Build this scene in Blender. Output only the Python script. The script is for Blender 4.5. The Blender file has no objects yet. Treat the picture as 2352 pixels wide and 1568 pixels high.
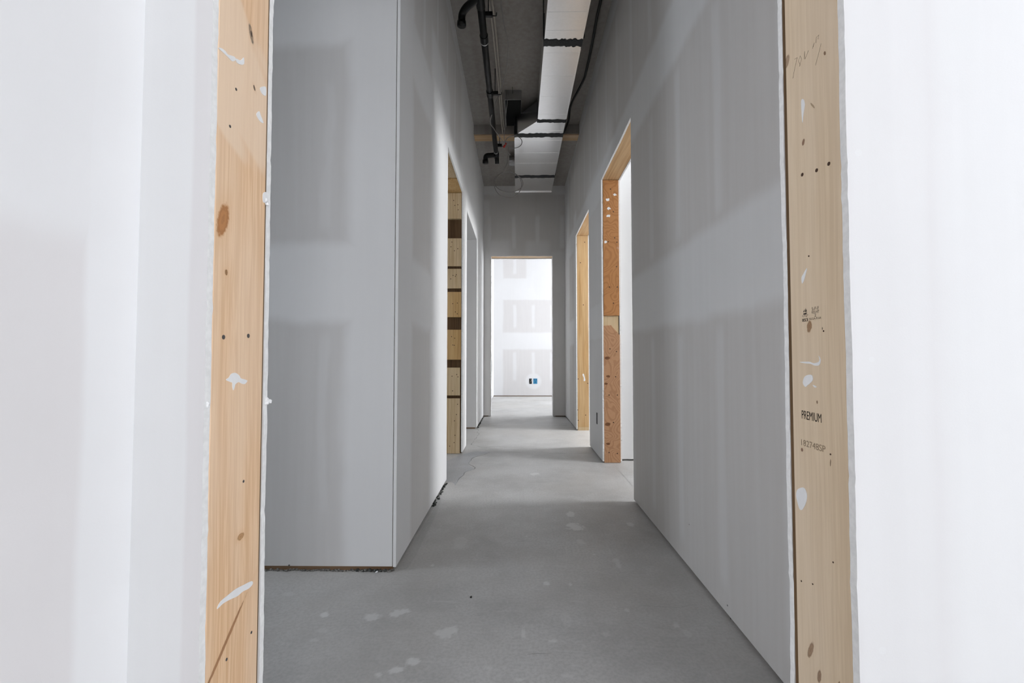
import bpy, bmesh, math, random
from mathutils import Vector, Matrix, noise as mnoise

# ------------------------------------------------------------------ camera, light, exposure
SC = bpy.context.scene
COL = SC.collection
F_PX, CX, CY = 1045.0, 1176.0, 784.0          # 16 mm lens on a 2352 x 1568 frame
VPX, VPY = 1188.5, 819.0                      # where the corridor lines meet
EYE = Vector((0, 0, 0.9))
PITCH = math.atan2(VPY - CY, F_PX)
YAW = math.atan2(VPX - CX, F_PX)
cam_d = bpy.data.cameras.new('camera')
cam_d.sensor_width = 36.0
cam_d.lens = 36.0 * F_PX / 2352.0
cam_d.clip_start = 0.02
cam = bpy.data.objects.new('camera', cam_d)
COL.objects.link(cam)
cam.location = EYE
cam.rotation_euler = (math.pi / 2 + PITCH, 0, YAW)
SC.camera = cam

SC.view_settings.view_transform = 'Standard'
SC.view_settings.look = 'None'
SC.view_settings.gamma = 1.0
SC.view_settings.use_curve_mapping = False
SC.view_settings.exposure = 0.05
SC.cycles.use_denoising = True
SC.cycles.adaptive_threshold = 0.05
SC.cycles.max_bounces = 8
SC.cycles.diffuse_bounces = 4
SC.cycles.glossy_bounces = 3
SC.cycles.sample_clamp_indirect = 6.0

world = bpy.data.worlds.new('overcast_sky')
SC.world = world
world.use_nodes = True
bg = world.node_tree.nodes['Background']
bg.inputs['Color'].default_value = (0.80, 0.88, 1.0, 1)
bg.inputs['Strength'].default_value = 4.0

DAY = (1.0, 0.98, 0.98)
DAY2 = (0.975, 0.985, 1.0)
COOL = (0.88, 0.94, 1.0)

def window_light(name, axis, w, u0, u1, z0, z1, inward, radiance, color):
    ld = bpy.data.lights.new(name, 'AREA')
    ld.shape = 'RECTANGLE'
    ld.size = abs(u1 - u0) - 0.04
    ld.size_y = abs(z1 - z0) - 0.04
    ld.energy = radiance * math.pi * ld.size * ld.size_y
    ld.color = color
    lo = bpy.data.objects.new(name, ld)
    COL.objects.link(lo)
    d = Vector((inward, 0, 0)) if axis == 'x' else Vector((0, inward, 0))
    c = Vector((w, (u0 + u1) / 2, (z0 + z1) / 2)) if axis == 'x' else Vector(((u0 + u1) / 2, w, (z0 + z1) / 2))
    lo.location = c
    lo.rotation_euler = d.to_track_quat('-Z', 'Z').to_euler()
    return lo

# windows: axis, wall plane inner/outer, span along the wall, sill, head, inward direction, radiance, colour
XOUT_R, XOUT_L, Y_REAR = 4.2, -3.5, -3.2
WINDOWS = [
    ('x', XOUT_R, -2.6, -0.4, 0.5, 2.6, -1, 3.5, DAY),
    ('x', XOUT_R, 2.45, 3.40, 1.1, 3.4, -1, 50.0, DAY2),
    ('x', XOUT_R, 4.65, 5.60, 1.1, 3.4, -1, 85.0, DAY2),
    ('x', XOUT_R, 8.0, 10.1, 0.7, 3.4, -1, 13.5, DAY2),
    ('x', XOUT_L, 0.95, 1.80, 0.4, 2.3, 1, 8.5, COOL),
    ('x', XOUT_L, 2.5, 3.3, 0.9, 2.2, 1, 6.0, COOL),
    ('y', Y_REAR, 0.6, 2.0, 0.5, 2.6, 1, 5.9, DAY),
]
for i, (ax, w, u0, u1, z0, z1, inw, rad, colr) in enumerate(WINDOWS):
    window_light('daylight', ax, w - inw * 0.06, u0, u1, z0, z1, inw, rad, colr)

# ------------------------------------------------------------------ pixel helper: a pixel gives a direction, a known plane the distance
def ray(px, py):
    v = Vector(((px - CX) / F_PX, 1.0, -(py - CY) / F_PX))
    c, s = math.cos(PITCH), math.sin(PITCH)
    v = Vector((v.x, v.y * c - v.z * s, v.y * s + v.z * c))
    c, s = math.cos(YAW), math.sin(YAW)
    return Vector((c * v.x - s * v.y, s * v.x + c * v.y, v.z))

def on(px, py, axis, val):
    d = ray(px, py)
    return EYE + d * ((val - EYE[axis]) / d[axis])

# ------------------------------------------------------------------ node helper
class NT:
    def __init__(self, name):
        self.mat = bpy.data.materials.new(name)
        self.mat.use_nodes = True
        self.t = self.mat.node_tree
        self.bsdf = self.t.nodes['Principled BSDF']
        self._pos = None
    def n(self, typ, **kw):
        nd = self.t.nodes.new(typ)
        for k, v in kw.items():
            setattr(nd, k, v)
        return nd
    def put(self, sock, v):
        if isinstance(v, bpy.types.NodeSocket):
            self.t.links.new(v, sock)
        else:
            sock.default_value = v
    def math(self, op, a, b=None, clamp=False):
        nd = self.n('ShaderNodeMath', operation=op, use_clamp=clamp)
        self.put(nd.inputs[0], a)
        if b is not None:
            self.put(nd.inputs[1], b)
        return nd.outputs[0]
    def vmath(self, op, a, b=None):
        nd = self.n('ShaderNodeVectorMath', operation=op)
        self.put(nd.inputs[0], a)
        if b is not None:
            self.put(nd.inputs[1], b)
        return nd.outputs['Value'] if op == 'LENGTH' else nd.outputs['Vector']
    def pos(self):
        if self._pos is None:
            self._pos = self.n('ShaderNodeNewGeometry').outputs['Position']
        return self._pos
    def sep(self, v):
        nd = self.n('ShaderNodeSeparateXYZ')
        self.put(nd.inputs[0], v)
        return nd.outputs
    def noise(self, vec, scale=1.0, detail=3.0, rough=0.55, dist=0.0, color=False):
        nd = self.n('ShaderNodeTexNoise')
        self.put(nd.inputs['Vector'], vec)
        nd.inputs['Scale'].default_value = scale
        nd.inputs['Detail'].default_value = detail
        nd.inputs['Roughness'].default_value = rough
        nd.inputs['Distortion'].default_value = dist
        return nd.outputs['Color'] if color else nd.outputs['Fac']
    def step(self, v, a, b, lo=0.0, hi=1.0):
        nd = self.n('ShaderNodeMapRange', interpolation_type='SMOOTHSTEP')
        self.put(nd.inputs['Value'], v)
        nd.inputs['From Min'].default_value = a
        nd.inputs['From Max'].default_value = b
        nd.inputs['To Min'].default_value = lo
        nd.inputs['To Max'].default_value = hi
        return nd.outputs['Result']
    def mix(self, fac, a, b, blend='MIX'):
        nd = self.n('ShaderNodeMix', data_type='RGBA', blend_type=blend)
        self.put(nd.inputs[0], fac)
        for s, v in ((nd.inputs[6], a), (nd.inputs[7], b)):
            self.put(s, v if isinstance(v, bpy.types.NodeSocket) else (*v, 1.0))
        return nd.outputs[2]
    def bump(self, h, strength=0.2, dist=0.002):
        nd = self.n('ShaderNodeBump')
        self.put(nd.inputs['Height'], h)
        nd.inputs['Strength'].default_value = strength
        nd.inputs['Distance'].default_value = dist
        self.t.links.new(nd.outputs['Normal'], self.bsdf.inputs['Normal'])
    def done(self, color, rough=0.8, metal=0.0, spec=0.3):
        self.put(self.bsdf.inputs['Base Color'], color if isinstance(color, bpy.types.NodeSocket) else (*color, 1.0))
        self.put(self.bsdf.inputs['Roughness'], rough)
        self.bsdf.inputs['Metallic'].default_value = metal
        self.bsdf.inputs['Specular IOR Level'].default_value = spec
        return self.mat

PAPER = (0.585, 0.570, 0.555)
MUD = (0.700, 0.700, 0.700)

def drywall(name, axis, rects, spots=(), paper=PAPER, mud=MUD, wob=0.05, strips=None):
    """rects: (u0, u1, z0, z1, softness, amount) of joint compound over bare board; u runs along the wall"""
    t = NT(name)
    p = t.pos()
    stretch = t.vmath('MULTIPLY', p, (1.0, 1.0, 0.45))
    w1 = t.math('SUBTRACT', t.noise(stretch, 5.0, 3.0), 0.5)
    w2 = t.math('SUBTRACT', t.noise(t.vmath('ADD', p, (7.3, 2.1, 4.4)), 4.0, 3.0), 0.5)
    x, y, z = t.sep(p)
    u = t.math('ADD', y if axis == 'x' else x, t.math('MULTIPLY', w1, wob))
    v = t.math('ADD', z, t.math('MULTIPLY', w2, wob))
    mask = None
    for (u0, u1, z0, z1, s, amt) in rects:
        m = t.step(u, u0 - s, u0 + s)
        m = t.math('MULTIPLY', m, t.step(u, u1 - s, u1 + s, 1.0, 0.0))
        m = t.math('MULTIPLY', m, t.step(v, z0 - s, z0 + s))
        m = t.math('MULTIPLY', m, t.step(v, z1 - s, z1 + s, amt, 0.0))
        mask = m if mask is None else t.math('MAXIMUM', mask, m)
    if strips:   # evenly spaced columns of covered screws: first, spacing, half width, height ranges, amount
        (s0, gap, half, zr, amt) = strips
        ph = t.math('ABSOLUTE', t.math('SUBTRACT', t.math('MULTIPLY', t.math('FRACT', t.math('ADD', t.math('DIVIDE', t.math('SUBTRACT', u, s0), gap), 20.5)), gap), gap / 2))
        col_m = t.step(ph, half * 0.4, half * 1.6, amt, 0.0)
        zm = None
        for a, b in zr:
            k = t.math('MULTIPLY', t.step(v, a - 0.04, a + 0.04), t.step(v, b - 0.04, b + 0.04, 1.0, 0.0))
            zm = k if zm is None else t.math('MAXIMUM', zm, k)
        m = t.math('MULTIPLY', col_m, zm)
        mask = m if mask is None else t.math('MAXIMUM', mask, m)
    for (u0, z0, r, amt) in spots:
        du = t.math('SUBTRACT', u, u0)
        dv = t.math('SUBTRACT', v, z0)
        d = t.math('SQRT', t.math('ADD', t.math('MULTIPLY', du, du), t.math('MULTIPLY', dv, dv)))
        m = t.step(d, r * 0.75, r * 1.1, amt, 0.0)
        mask = m if mask is None else t.math('MAXIMUM', mask, m)
    # trowel streaks in the compound, faint fibre in the paper
    streak = t.noise(t.vmath('MULTIPLY', p, (26.0, 26.0, 1.3)), 1.0, 3.0)
    col = t.mix(mask if mask is not None else 0.0, paper, mud)
    col = t.mix(t.step(streak, 0.3, 0.75, 0.0, 0.10), col, (0.80, 0.80, 0.80))
    cloud = t.noise(p, 1.7, 4.0)
    col = t.mix(t.step(cloud, 0.35, 0.7, 0.0, 0.10), col, (0.48, 0.475, 0.47))
    grit = t.noise(p, 340.0, 2.0)
    t.bump(grit, 0.12, 0.0006)
    return t.done(col, 0.88, 0.0, 0.2)

def plain(name, color, rough=0.7, metal=0.0, spec=0.3, var=0.08, scale=25.0):
    t = NT(name)
    nz = t.noise(t.pos(), scale, 3.0)
    dark = tuple(c * (1 - var * 2) for c in color)
    return t.done(t.mix(t.step(nz, 0.3, 0.7), dark, color), rough, metal, spec)

def wood(name, base, dark, light, grain='z', patch=0.0, knots=(), plane='x', fine=1.0, fleck=0.0):
    """knots: (u, z, ru, rz, colour, tilt) flush in the board; u = y for boards facing x, x for boards facing y"""
    t = NT(name)
    p = t.pos()
    sc = {'z': (70.0, 70.0, 1.6), 'y': (70.0, 1.6, 70.0), 'x': (1.6, 70.0, 70.0)}[grain]
    bend = t.noise(t.vmath('MULTIPLY', p, tuple(0.05 * s + 1.2 for s in sc)), 1.0, 2.0, color=True)
    q = t.vmath('ADD', p, t.vmath('MULTIPLY', t.vmath('SUBTRACT', bend, (0.5, 0.5, 0.5)), (0.03, 0.03, 0.03)))
    g1 = t.noise(t.vmath('MULTIPLY', q, tuple(s * fine for s in sc)), 1.0, 2.0)
    g2 = t.noise(t.vmath('MULTIPLY', q, tuple(s * 4.0 * fine for s in sc)), 1.0, 2.0)
    broad = t.noise(t.vmath('MULTIPLY', p, tuple(0.12 * s + 1.0 for s in sc)), 1.0, 2.0)
    col = t.mix(t.step(g1, 0.38, 0.66), base, dark)
    col = t.mix(t.step(g2, 0.42, 0.7, 0.0, 0.55), col, dark)
    col = t.mix(t.step(broad, 0.35, 0.7, 0.0, 0.5), col, light)
    if patch:
        diag = t.vmath('ADD', p, (0.0, 0.0, 3.1))
        x, y, z = t.sep(diag)
        zz = t.math('ADD', z, t.math('MULTIPLY', y, 0.9))
        cmb = t.n('ShaderNodeCombineXYZ')
        t.put(cmb.inputs[2], zz)
        t.put(cmb.inputs[0], t.math('MULTIPLY', y, 0.4))
        pm = t.noise(cmb.outputs[0], 3.4, 3.0, 0.5)
        pm = t.math('MULTIPLY', t.step(pm, 0.50, 0.525, 0.0, patch), t.step(t.math('ADD', t.sep(p)[2], t.math('MULTIPLY', t.sep(p)[1], 0.9)), 1.75, 1.85))
        col = t.mix(pm, col, light)
    if knots:
        x, y, z = t.sep(p)
        u = y if plane == 'x' else x
        wob = t.math('MULTIPLY', t.math('SUBTRACT', t.noise(p, 160.0, 2.0), 0.5), 0.5)
        for (ku, kz, ru, rz, kc, tilt) in knots:
            du = t.math('SUBTRACT', u, ku)
            dz = t.math('SUBTRACT', z, kz)
            du = t.math('ADD', du, t.math('MULTIPLY', dz, tilt))
            a = t.math('DIVIDE', du, ru)
            b = t.math('DIVIDE', dz, rz)
            d = t.math('ADD', t.math('SQRT', t.math('ADD', t.math('MULTIPLY', a, a), t.math('MULTIPLY', b, b))), wob)
            halo = t.step(d, 0.8, 2.6, 0.30, 0.0)
            col = t.mix(halo, col, dark)
            ring = t.step(t.math('SINE', t.math('MULTIPLY', d, 11.0)), -0.6, 0.9, 0.0, 0.35)
            kcol = t.mix(ring, kc, tuple(c * 0.55 for c in kc))
            col = t.mix(t.step(d, 0.75, 1.1, 0.92, 0.0), col, kcol)
    if fleck:
        fl = t.noise(p, 60.0, 2.0)
        col = t.mix(t.step(fl, 0.70, 0.74, 0.0, fleck), col, (0.75, 0.72, 0.68))
    t.bump(g1, 0.25, 0.0008)
    return t.done(col, 0.72, 0.0, 0.25)

def plywood(name, base, dark):
    t = NT(name)
    p = t.pos()
    nz = t.noise(t.vmath('MULTIPLY', p, (7.0, 7.0, 6.0)), 1.0, 1.0, 0.4, 0.4)
    rings = t.math('SINE', t.math('MULTIPLY', nz, 75.0))
    col = t.mix(t.step(rings, -0.2, 0.95, 0.0, 0.6), base, dark)
    fine = t.noise(t.vmath('MULTIPLY', p, (30.0, 30.0, 300.0)), 1.0, 2.0)
    col = t.mix(t.step(fine, 0.4, 0.75, 0.0, 0.3), col, dark)
    sm = t.noise(p, 11.0, 3.0, 0.6)
    col = t.mix(t.step(sm, 0.68, 0.74, 0.0, 0.18), col, (0.75, 0.70, 0.66))
    t.bump(rings, 0.15, 0.0006)
    return t.done(col, 0.7, 0.0, 0.25)

# ------------------------------------------------------------------ mesh helpers
def link(name, me, parent=None, loc=None):
    o = bpy.data.objects.new(name, me)
    COL.objects.link(o)
    if parent is not None:
        o.parent = parent
        o.matrix_parent_inverse = Matrix.Translation(-parent.location) if parent.parent is None else Matrix.Identity(4)
        if parent.parent is not None:
            o.matrix_parent_inverse = Matrix.Identity(4)
    return o

def obj(name, bm, mats, parent=None, smooth=False):
    bmesh.ops.recalc_face_normals(bm, faces=bm.faces[:])
    me = bpy.data.meshes.new(name)
    bm.to_mesh(me)
    bm.free()
    for m in (mats if isinstance(mats, (list, tuple)) else [mats]):
        me.materials.append(m)
    if smooth:
        for p in me.polygons:
            p.use_smooth = True
    return link(name, me, parent)

def structure(o):
    o['kind'] = 'structure'
    return o

def empty(name, loc=(0, 0, 0), kind=None):
    o = bpy.data.objects.new(name, None)
    COL.objects.link(o)
    o.location = loc
    o.empty_display_size = 0.1
    if kind:
        o['kind'] = kind
    return o

def tag(o, label, cat, group=None):
    o['label'] = label
    o['category'] = cat
    if group:
        o['group'] = group
    return o

def add_box(bm, x0, x1, y0, y1, z0, z1, mi=0):
    vs = [bm.verts.new((x, y, z)) for z in (z0, z1) for y in (y0, y1) for x in (x0, x1)]
    for f in ((0, 1, 3, 2), (4, 6, 7, 5), (0, 4, 5, 1), (2, 3, 7, 6), (0, 2, 6, 4), (1, 5, 7, 3)):
        fc = bm.faces.new([vs[i] for i in f])
        fc.material_index = mi

def box(name, x0, x1, y0, y1, z0, z1, mat, parent=None, bevel=0.0):
    bm = bmesh.new()
    add_box(bm, x0, x1, y0, y1, z0, z1)
    if bevel:
        bmesh.ops.bevel(bm, geom=bm.edges[:], offset=bevel, segments=1, affect='EDGES')
    return obj(name, bm, mat, parent)

def wavy(p, q, seed, amp=0.0015, step=0.012):
    """points from p to q (2-D) with a hand-cut ragged edge"""
    r = random.Random(seed)
    (a, b), (c, d) = p, q
    L = math.hypot(c - a, d - b)
    n = max(2, int(L / step))
    nx, ny = -(d - b) / L, (c - a) / L
    out = [p]
    slow = 0.0
    for i in range(1, n):
        t = i / n
        slow = slow * 0.93 + r.uniform(-1, 1) * amp * 0.42
        o = slow + r.uniform(-1, 1) * amp * 0.28
        if r.random() < 0.05:
            o += r.choice((-1, 1)) * amp * 1.1
        out.append((a + (c - a) * t + nx * o, b + (d - b) * t + ny * o))
    out.append(q)
    return out

def prism(bm, pts, axis, w0, w1, mi_face=0, mi_edge=1):
    f = (lambda u, v, w: (w, u, v)) if axis == 'x' else (lambda u, v, w: (u, w, v)) if axis == 'y' else (lambda u, v, w: (u, v, w))
    A = [bm.verts.new(f(u, v, w0)) for u, v in pts]
    B = [bm.verts.new(f(u, v, w1)) for u, v in pts]
    fa = bm.faces.new(A)
    fb = bm.faces.new(list(reversed(B)))
    fa.material_index = fb.material_index = mi_face
    n = len(pts)
    for i in range(n):
        s = bm.faces.new((A[i], B[i], B[(i + 1) % n], A[(i + 1) % n]))
        s.material_index = mi_face if i == n - 1 else mi_edge

def skin_outline(u0, u1, z0, z1, doors, seed, amp):
    pts = [(u0, z0)]
    for k, (a, b, zt) in enumerate(sorted(doors)):
        pts += wavy((a, z0), (a, zt), seed + k * 7, amp)
        pts += wavy((a, zt), (b, zt), seed + k * 7 + 1, amp)[1:]
        pts += wavy((b, zt), (b, z0), seed + k * 7 + 2, amp)[1:]
    pts += [(u1, z0), (u1, z1), (u0, z1)]
    out = []
    for q in pts:
        if not out or math.hypot(out[-1][0] - q[0], out[-1][1] - q[1]) > 1e-5:
            out.append(q)
    return out

def skin(name, axis, w0, w1, u0, u1, z0, z1, mat, doors=(), parent=None, seed=1, amp=0.0022):
    bm = bmesh.new()
    prism(bm, skin_outline(u0, u1, z0, z1, doors, seed, amp), axis, w0, w1)
    bm.normal_update()
    bmesh.ops.triangulate(bm, faces=[f for f in bm.faces if len(f.verts) > 4], ngon_method='EAR_CLIP')
    return obj(name, bm, [mat, M['gypsum']], parent)

def wall_with_windows(name, axis, w0, w1, u0, u1, z0, z1, wins, mat):
    bm = bmesh.new()
    def b(ua, ub, za, zb):
        if axis == 'x':
            add_box(bm, w0, w1, ua, ub, za, zb)
        else:
            add_box(bm, ua, ub, w0, w1, za, zb)
    cur = u0
    for (ua, ub, za, zb) in sorted(wins):
        b(cur, ua, z0, z1)
        b(ua, ub, z0, za)
        b(ua, ub, zb, z1)
        cur = ub
    b(cur, u1, z0, z1)
    return structure(obj(name, bm, mat))

def smooth_path(pts, n=8):
    P = [Vector(p) for p in pts]
    P = [P[0] * 2 - P[1]] + P + [P[-1] * 2 - P[-2]]
    out = []
    for i in range(1, len(P) - 2):
        a, b, c, d = P[i - 1:i + 3]
        for k in range(n):
            t = k / n
            out.append(0.5 * ((2 * b) + (c - a) * t + (2 * a - 5 * b + 4 * c - d) * t * t + (3 * b - a - 3 * c + d) * t ** 3))
    out.append(P[-2])
    return out

def add_tube(bm, pts, r, seg=10, caps=True, mi=0):
    pts = [Vector(p) for p in pts]
    rr = r if isinstance(r, (list, tuple)) else [r] * len(pts)
    tang = [(pts[min(i + 1, len(pts) - 1)] - pts[max(i - 1, 0)]).normalized() for i in range(len(pts))]
    up = Vector((0, 0, 1)) if abs(tang[0].z) < 0.9 else Vector((1, 0, 0))
    nrm = (up - tang[0] * up.dot(tang[0])).normalized()
    rings = []
    for i, p in enumerate(pts):
        nrm = nrm - tang[i] * nrm.dot(tang[i])
        nrm.normalize()
        bi = tang[i].cross(nrm)
        rings.append([bm.verts.new(p + (nrm * math.cos(2 * math.pi * k / seg) + bi * math.sin(2 * math.pi * k / seg)) * rr[i]) for k in range(seg)])
    for a, b in zip(rings, rings[1:]):
        for k in range(seg):
            f = bm.faces.new((a[k], a[(k + 1) % seg], b[(k + 1) % seg], b[k]))
            f.material_index = mi
    if caps:
        for rg in (rings[0], rings[-1]):
            f = bm.faces.new(rg)
            f.material_index = mi

def tube(name, pts, r, mat, parent=None, seg=10, smooth=True):
    bm = bmesh.new()
    add_tube(bm, pts, r, seg)
    return obj(name, bm, mat, parent, smooth)

def blob_px(name, pix, axis, plane, thick, mat, parent, jag=0.0, seed=0):
    """a thin smear of compound whose outline is read off the photograph and laid on the plane it sticks to"""
    r = random.Random(seed)
    base = [on(px + r.uniform(-jag, jag), py + r.uniform(-jag, jag), axis, plane) for px, py in pix]
    n0 = len(base)
    pts3 = []
    for i in range(n0):
        a, b, c, d = base[i - 1], base[i], base[(i + 1) % n0], base[(i + 2) % n0]
        for k in range(4):
            u = k / 4
            pts3.append(0.5 * ((2 * b) + (c - a) * u + (2 * a - 5 * b + 4 * c - d) * u * u + (3 * b - a - 3 * c + d) * u ** 3))
    ia, ib = [i for i in range(3) if i != axis]
    bm = bmesh.new()
    front = [bm.verts.new(p) for p in pts3]
    for v in front:
        v.co[axis] = plane + thick
    back = [bm.verts.new(p) for p in pts3]
    n = len(front)
    for i in range(n):
        bm.faces.new((front[i], back[i], back[(i + 1) % n], front[(i + 1) % n]))
    cap = bm.faces.new(front)
    bm.normal_update()
    bmesh.ops.triangulate(bm, faces=[cap], ngon_method='EAR_CLIP')
    return obj(name, bm, mat, parent)

def lump(bm, c, r, rnd, flat=0.6):
    m = Matrix.Translation(c) @ Matrix.Rotation(rnd.uniform(0, 6), 4, 'Z') @ Matrix.Diagonal((r * rnd.uniform(0.7, 1.3), r * rnd.uniform(0.6, 1.1), r * flat, 1))
    vs = bmesh.ops.create_icosphere(bm, subdivisions=1, radius=1.0, matrix=m)['verts']
    for v in vs:
        v.co += Vector((rnd.uniform(-1, 1), rnd.uniform(-1, 1), rnd.uniform(-1, 1))) * r * 0.22
        v.co.z = max(v.co.z, 0.0)

# ------------------------------------------------------------------ materials
M = {}
M['gypsum'] = plain('gypsum_core', (0.87, 0.87, 0.86), 0.9, var=0.05, scale=90)
M['mud'] = plain('joint_compound', (0.84, 0.84, 0.84), 0.85, var=0.03, scale=40)
seams = lambda u0, u1, a=1.0: [(u0, u1, 1.05, 1.385, 0.035, a), (u0, u1, 2.26, 2.56, 0.04, a), (u0, u1, 3.45, 3.8, 0.03, a)]
M['dw_right'] = drywall('drywall_right', 'x', seams(0, 8) + [(3.86, 4.72, 0, 2.6, 0.05, 0.6), (5.55, 5.8, 0, 2.7, 0.05, 1.0), (6.3, 6.9, 0, 3.7, 0.06, 0.9)],
    paper=(0.560, 0.538, 0.515), mud=(0.655, 0.648, 0.638), strips=(1.63, 0.405, 0.03, [(0.1, 1.0), (1.42, 2.2), (2.62, 3.4)], 0.45))
M['dw_left'] = drywall('drywall_left', 'x', paper=(0.655, 0.640, 0.625), mud=(0.765, 0.765, 0.765), rects=seams(1.9, 8, 0.9) + [(1.9, 2.20, 0, 3.7, 0.04, 1.0), (2.66, 3.4, 0, 2.9, 0.05, 0.95), (4.1, 7.0, 0, 3.7, 0.05, 0.9)],
    strips=(2.45, 0.405, 0.03, [(2.6, 3.4)], 0.6))
M['dw_cross'] = drywall('drywall_cross', 'y', seams(-4, -0.5) + [(-0.735, -0.4, 0, 3.7, 0.04, 1.0)], wob=0.09, paper=(0.575, 0.565, 0.555), strips=(-0.83, 0.405, 0.02, [(0.25, 1.0), (1.45, 2.1)], 0.25))
M['dw_far'] = drywall('drywall_far', 'y', paper=(0.64, 0.62, 0.60), mud=(0.80, 0.795, 0.79), rects=[(-0.60, -0.42, 0, 3.3, 0.03, 0.5), (0.5, 0.8, 0, 2.5, 0.04, 0.35), (-0.45, -0.12, 2.4, 2.68, 0.06, 0.55), (0.12, 0.5, 2.4, 2.66, 0.06, 0.55),
    (-0.9, 0.8, 3.38, 3.6, 0.03, 0.6)], strips=(-0.06, 0.37, 0.03, [(2.55, 3.05)], 0.6))
M['dw_back'] = drywall('drywall_back', 'y', [(-1, 5, 1.07, 1.45, 0.03, 1.0), (-1, 5, 2.2, 2.69, 0.02, 1.0), (-1, -0.33, 0, 4, 0.03, 1.0), (0.2, 0.85, 2.5, 3.4, 0.03, 1.0)],
    spots=[(0.36, 0.345, 0.19, 0.9)], paper=(0.625, 0.610, 0.610), mud=(0.71, 0.71, 0.72), strips=(-0.06, 0.42, 0.035, [(0.36, 1.0), (1.57, 2.08), (2.8, 3.4)], 0.8))
M['dw_near'] = drywall('drywall_near', 'y', [(-0.60, -0.497, 0, 4, 0.004, 1.0), (0.62, 5, 0, 4, 0.04, 1.0), (0.49, 0.62, 0, 4, 0.02, 0.7)],
    spots=[(0.512, 1.205, 0.006, 1.3), (0.524, 0.895, 0.005, 1.3), (0.53, 0.475, 0.006, 1.3)], wob=0.012, paper=(0.63, 0.615, 0.615), mud=(0.675, 0.675, 0.675))
M['dw_side'] = drywall('drywall_side', 'x', [(0.597, 0.8, 0, 4, 0.008, 1.0), (-4, 0.8, 1.06, 1.5, 0.03, 0.9)], wob=0.03, paper=(0.745, 0.725, 0.725), mud=(0.81, 0.81, 0.815))
M['dw_room'] = drywall('drywall_room', 'x', [(-5, 12, 1.05, 1.4, 0.03, 0.9), (-5, 12, 2.25, 2.6, 0.03, 0.9)], paper=(0.62, 0.61, 0.60))
M['dw_mud'] = drywall('drywall_mudded', 'x', [(-5, 12, -1, 5, 0.03, 1.0)])
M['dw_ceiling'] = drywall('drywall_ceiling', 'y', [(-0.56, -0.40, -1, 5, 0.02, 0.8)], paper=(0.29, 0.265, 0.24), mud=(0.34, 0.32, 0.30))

M['pine_left'] = wood('pine_left', (0.83, 0.575, 0.365), (0.70, 0.44, 0.245), (0.85, 0.67, 0.50), 'z', patch=0.7, plane='x', fine=2.2, knots=[
    (0.779, 1.470, 0.006, 0.016, (0.22, 0.17, 0.13), 0.35), (0.780, 1.470, 0.0025, 0.005, (0.03, 0.02, 0.02), 0.3), (0.792, 1.380, 0.003, 0.0045, (0.10, 0.07, 0.05), 0.4),
    (0.714, 1.118, 0.014, 0.030, (0.46, 0.20, 0.07), -0.25), (0.725, 1.036, 0.004, 0.005, (0.30, 0.16, 0.07), 0.0),
    (0.740, 0.437, 0.006, 0.05, (0.38, 0.19, 0.09), -1.1), (0.778, 0.595, 0.010, 0.006, (0.50, 0.28, 0.13), 0.0)])
M['pine_right'] = wood('pine_right', (0.73, 0.585, 0.415), (0.66, 0.515, 0.350), (0.74, 0.61, 0.465), 'z', plane='x', fine=1.6, knots=[
    (0.778, 0.951, 0.0065, 0.0105, (0.33, 0.19, 0.10), 0.1), (0.745, 0.946, 0.0012, 0.0025, (0.10, 0.07, 0.04), 0), (0.783, 1.272, 0.004, 0.006, (0.24, 0.13, 0.08), 0.2),
    (0.793, 0.404, 0.006, 0.017, (0.33, 0.21, 0.13), 0.4), (0.772, 0.375, 0.005, 0.012, (0.30, 0.19, 0.12), 0.2), (0.805, 0.738, 0.0035, 0.0035, (0.22, 0.11, 0.07), 0),
    (0.826, 1.442, 0.008, 0.012, (0.38, 0.26, 0.17), 0.3), (0.724, 1.389, 0.0025, 0.004, (0.20, 0.11, 0.06), -0.3), (0.762, 0.825, 0.002, 0.003, (0.22, 0.13, 0.08), 0),
    (0.757, 1.322, 0.002, 0.008, (0.38, 0.27, 0.17), -0.7), (0.726, 0.395, 0.002, 0.006, (0.30, 0.19, 0.10), 0.4), (0.733, 0.732, 0.0013, 0.006, (0.20, 0.13, 0.08), 0.1)])
M['stud_shaded'] = wood('stud_recess_shade', (0.15, 0.085, 0.04), (0.09, 0.05, 0.022), (0.18, 0.11, 0.055), 'z')  # wood colour darkened to paint the shade of the deep jamb recess
M['pine'] = wood('pine_plain', (0.56, 0.36, 0.17), (0.42, 0.25, 0.10), (0.62, 0.45, 0.26), 'z')
M['pine_pale'] = wood('pine_pale', (0.60, 0.45, 0.27), (0.48, 0.34, 0.18), (0.64, 0.52, 0.35), 'z')
M['pine_y'] = wood('pine_header', (0.58, 0.37, 0.19), (0.43, 0.25, 0.11), (0.64, 0.46, 0.27), 'y', fine=0.7)
M['pine_x'] = wood('pine_cross', (0.64, 0.46, 0.29), (0.50, 0.33, 0.18), (0.70, 0.55, 0.40), 'x')
M['plate'] = wood('sole_plate', (0.24, 0.14, 0.075), (0.13, 0.07, 0.035), (0.30, 0.20, 0.12), 'x')
M['ply'] = plywood('plywood_jamb', (0.45, 0.215, 0.080), (0.32, 0.135, 0.048))
M['ply2'] = plywood('plywood_jamb_lower', (0.47, 0.265, 0.145), (0.34, 0.170, 0.085))

M['knot'] = plain('knot_wood', (0.22, 0.095, 0.04), 0.7, var=0.2, scale=120)

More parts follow.
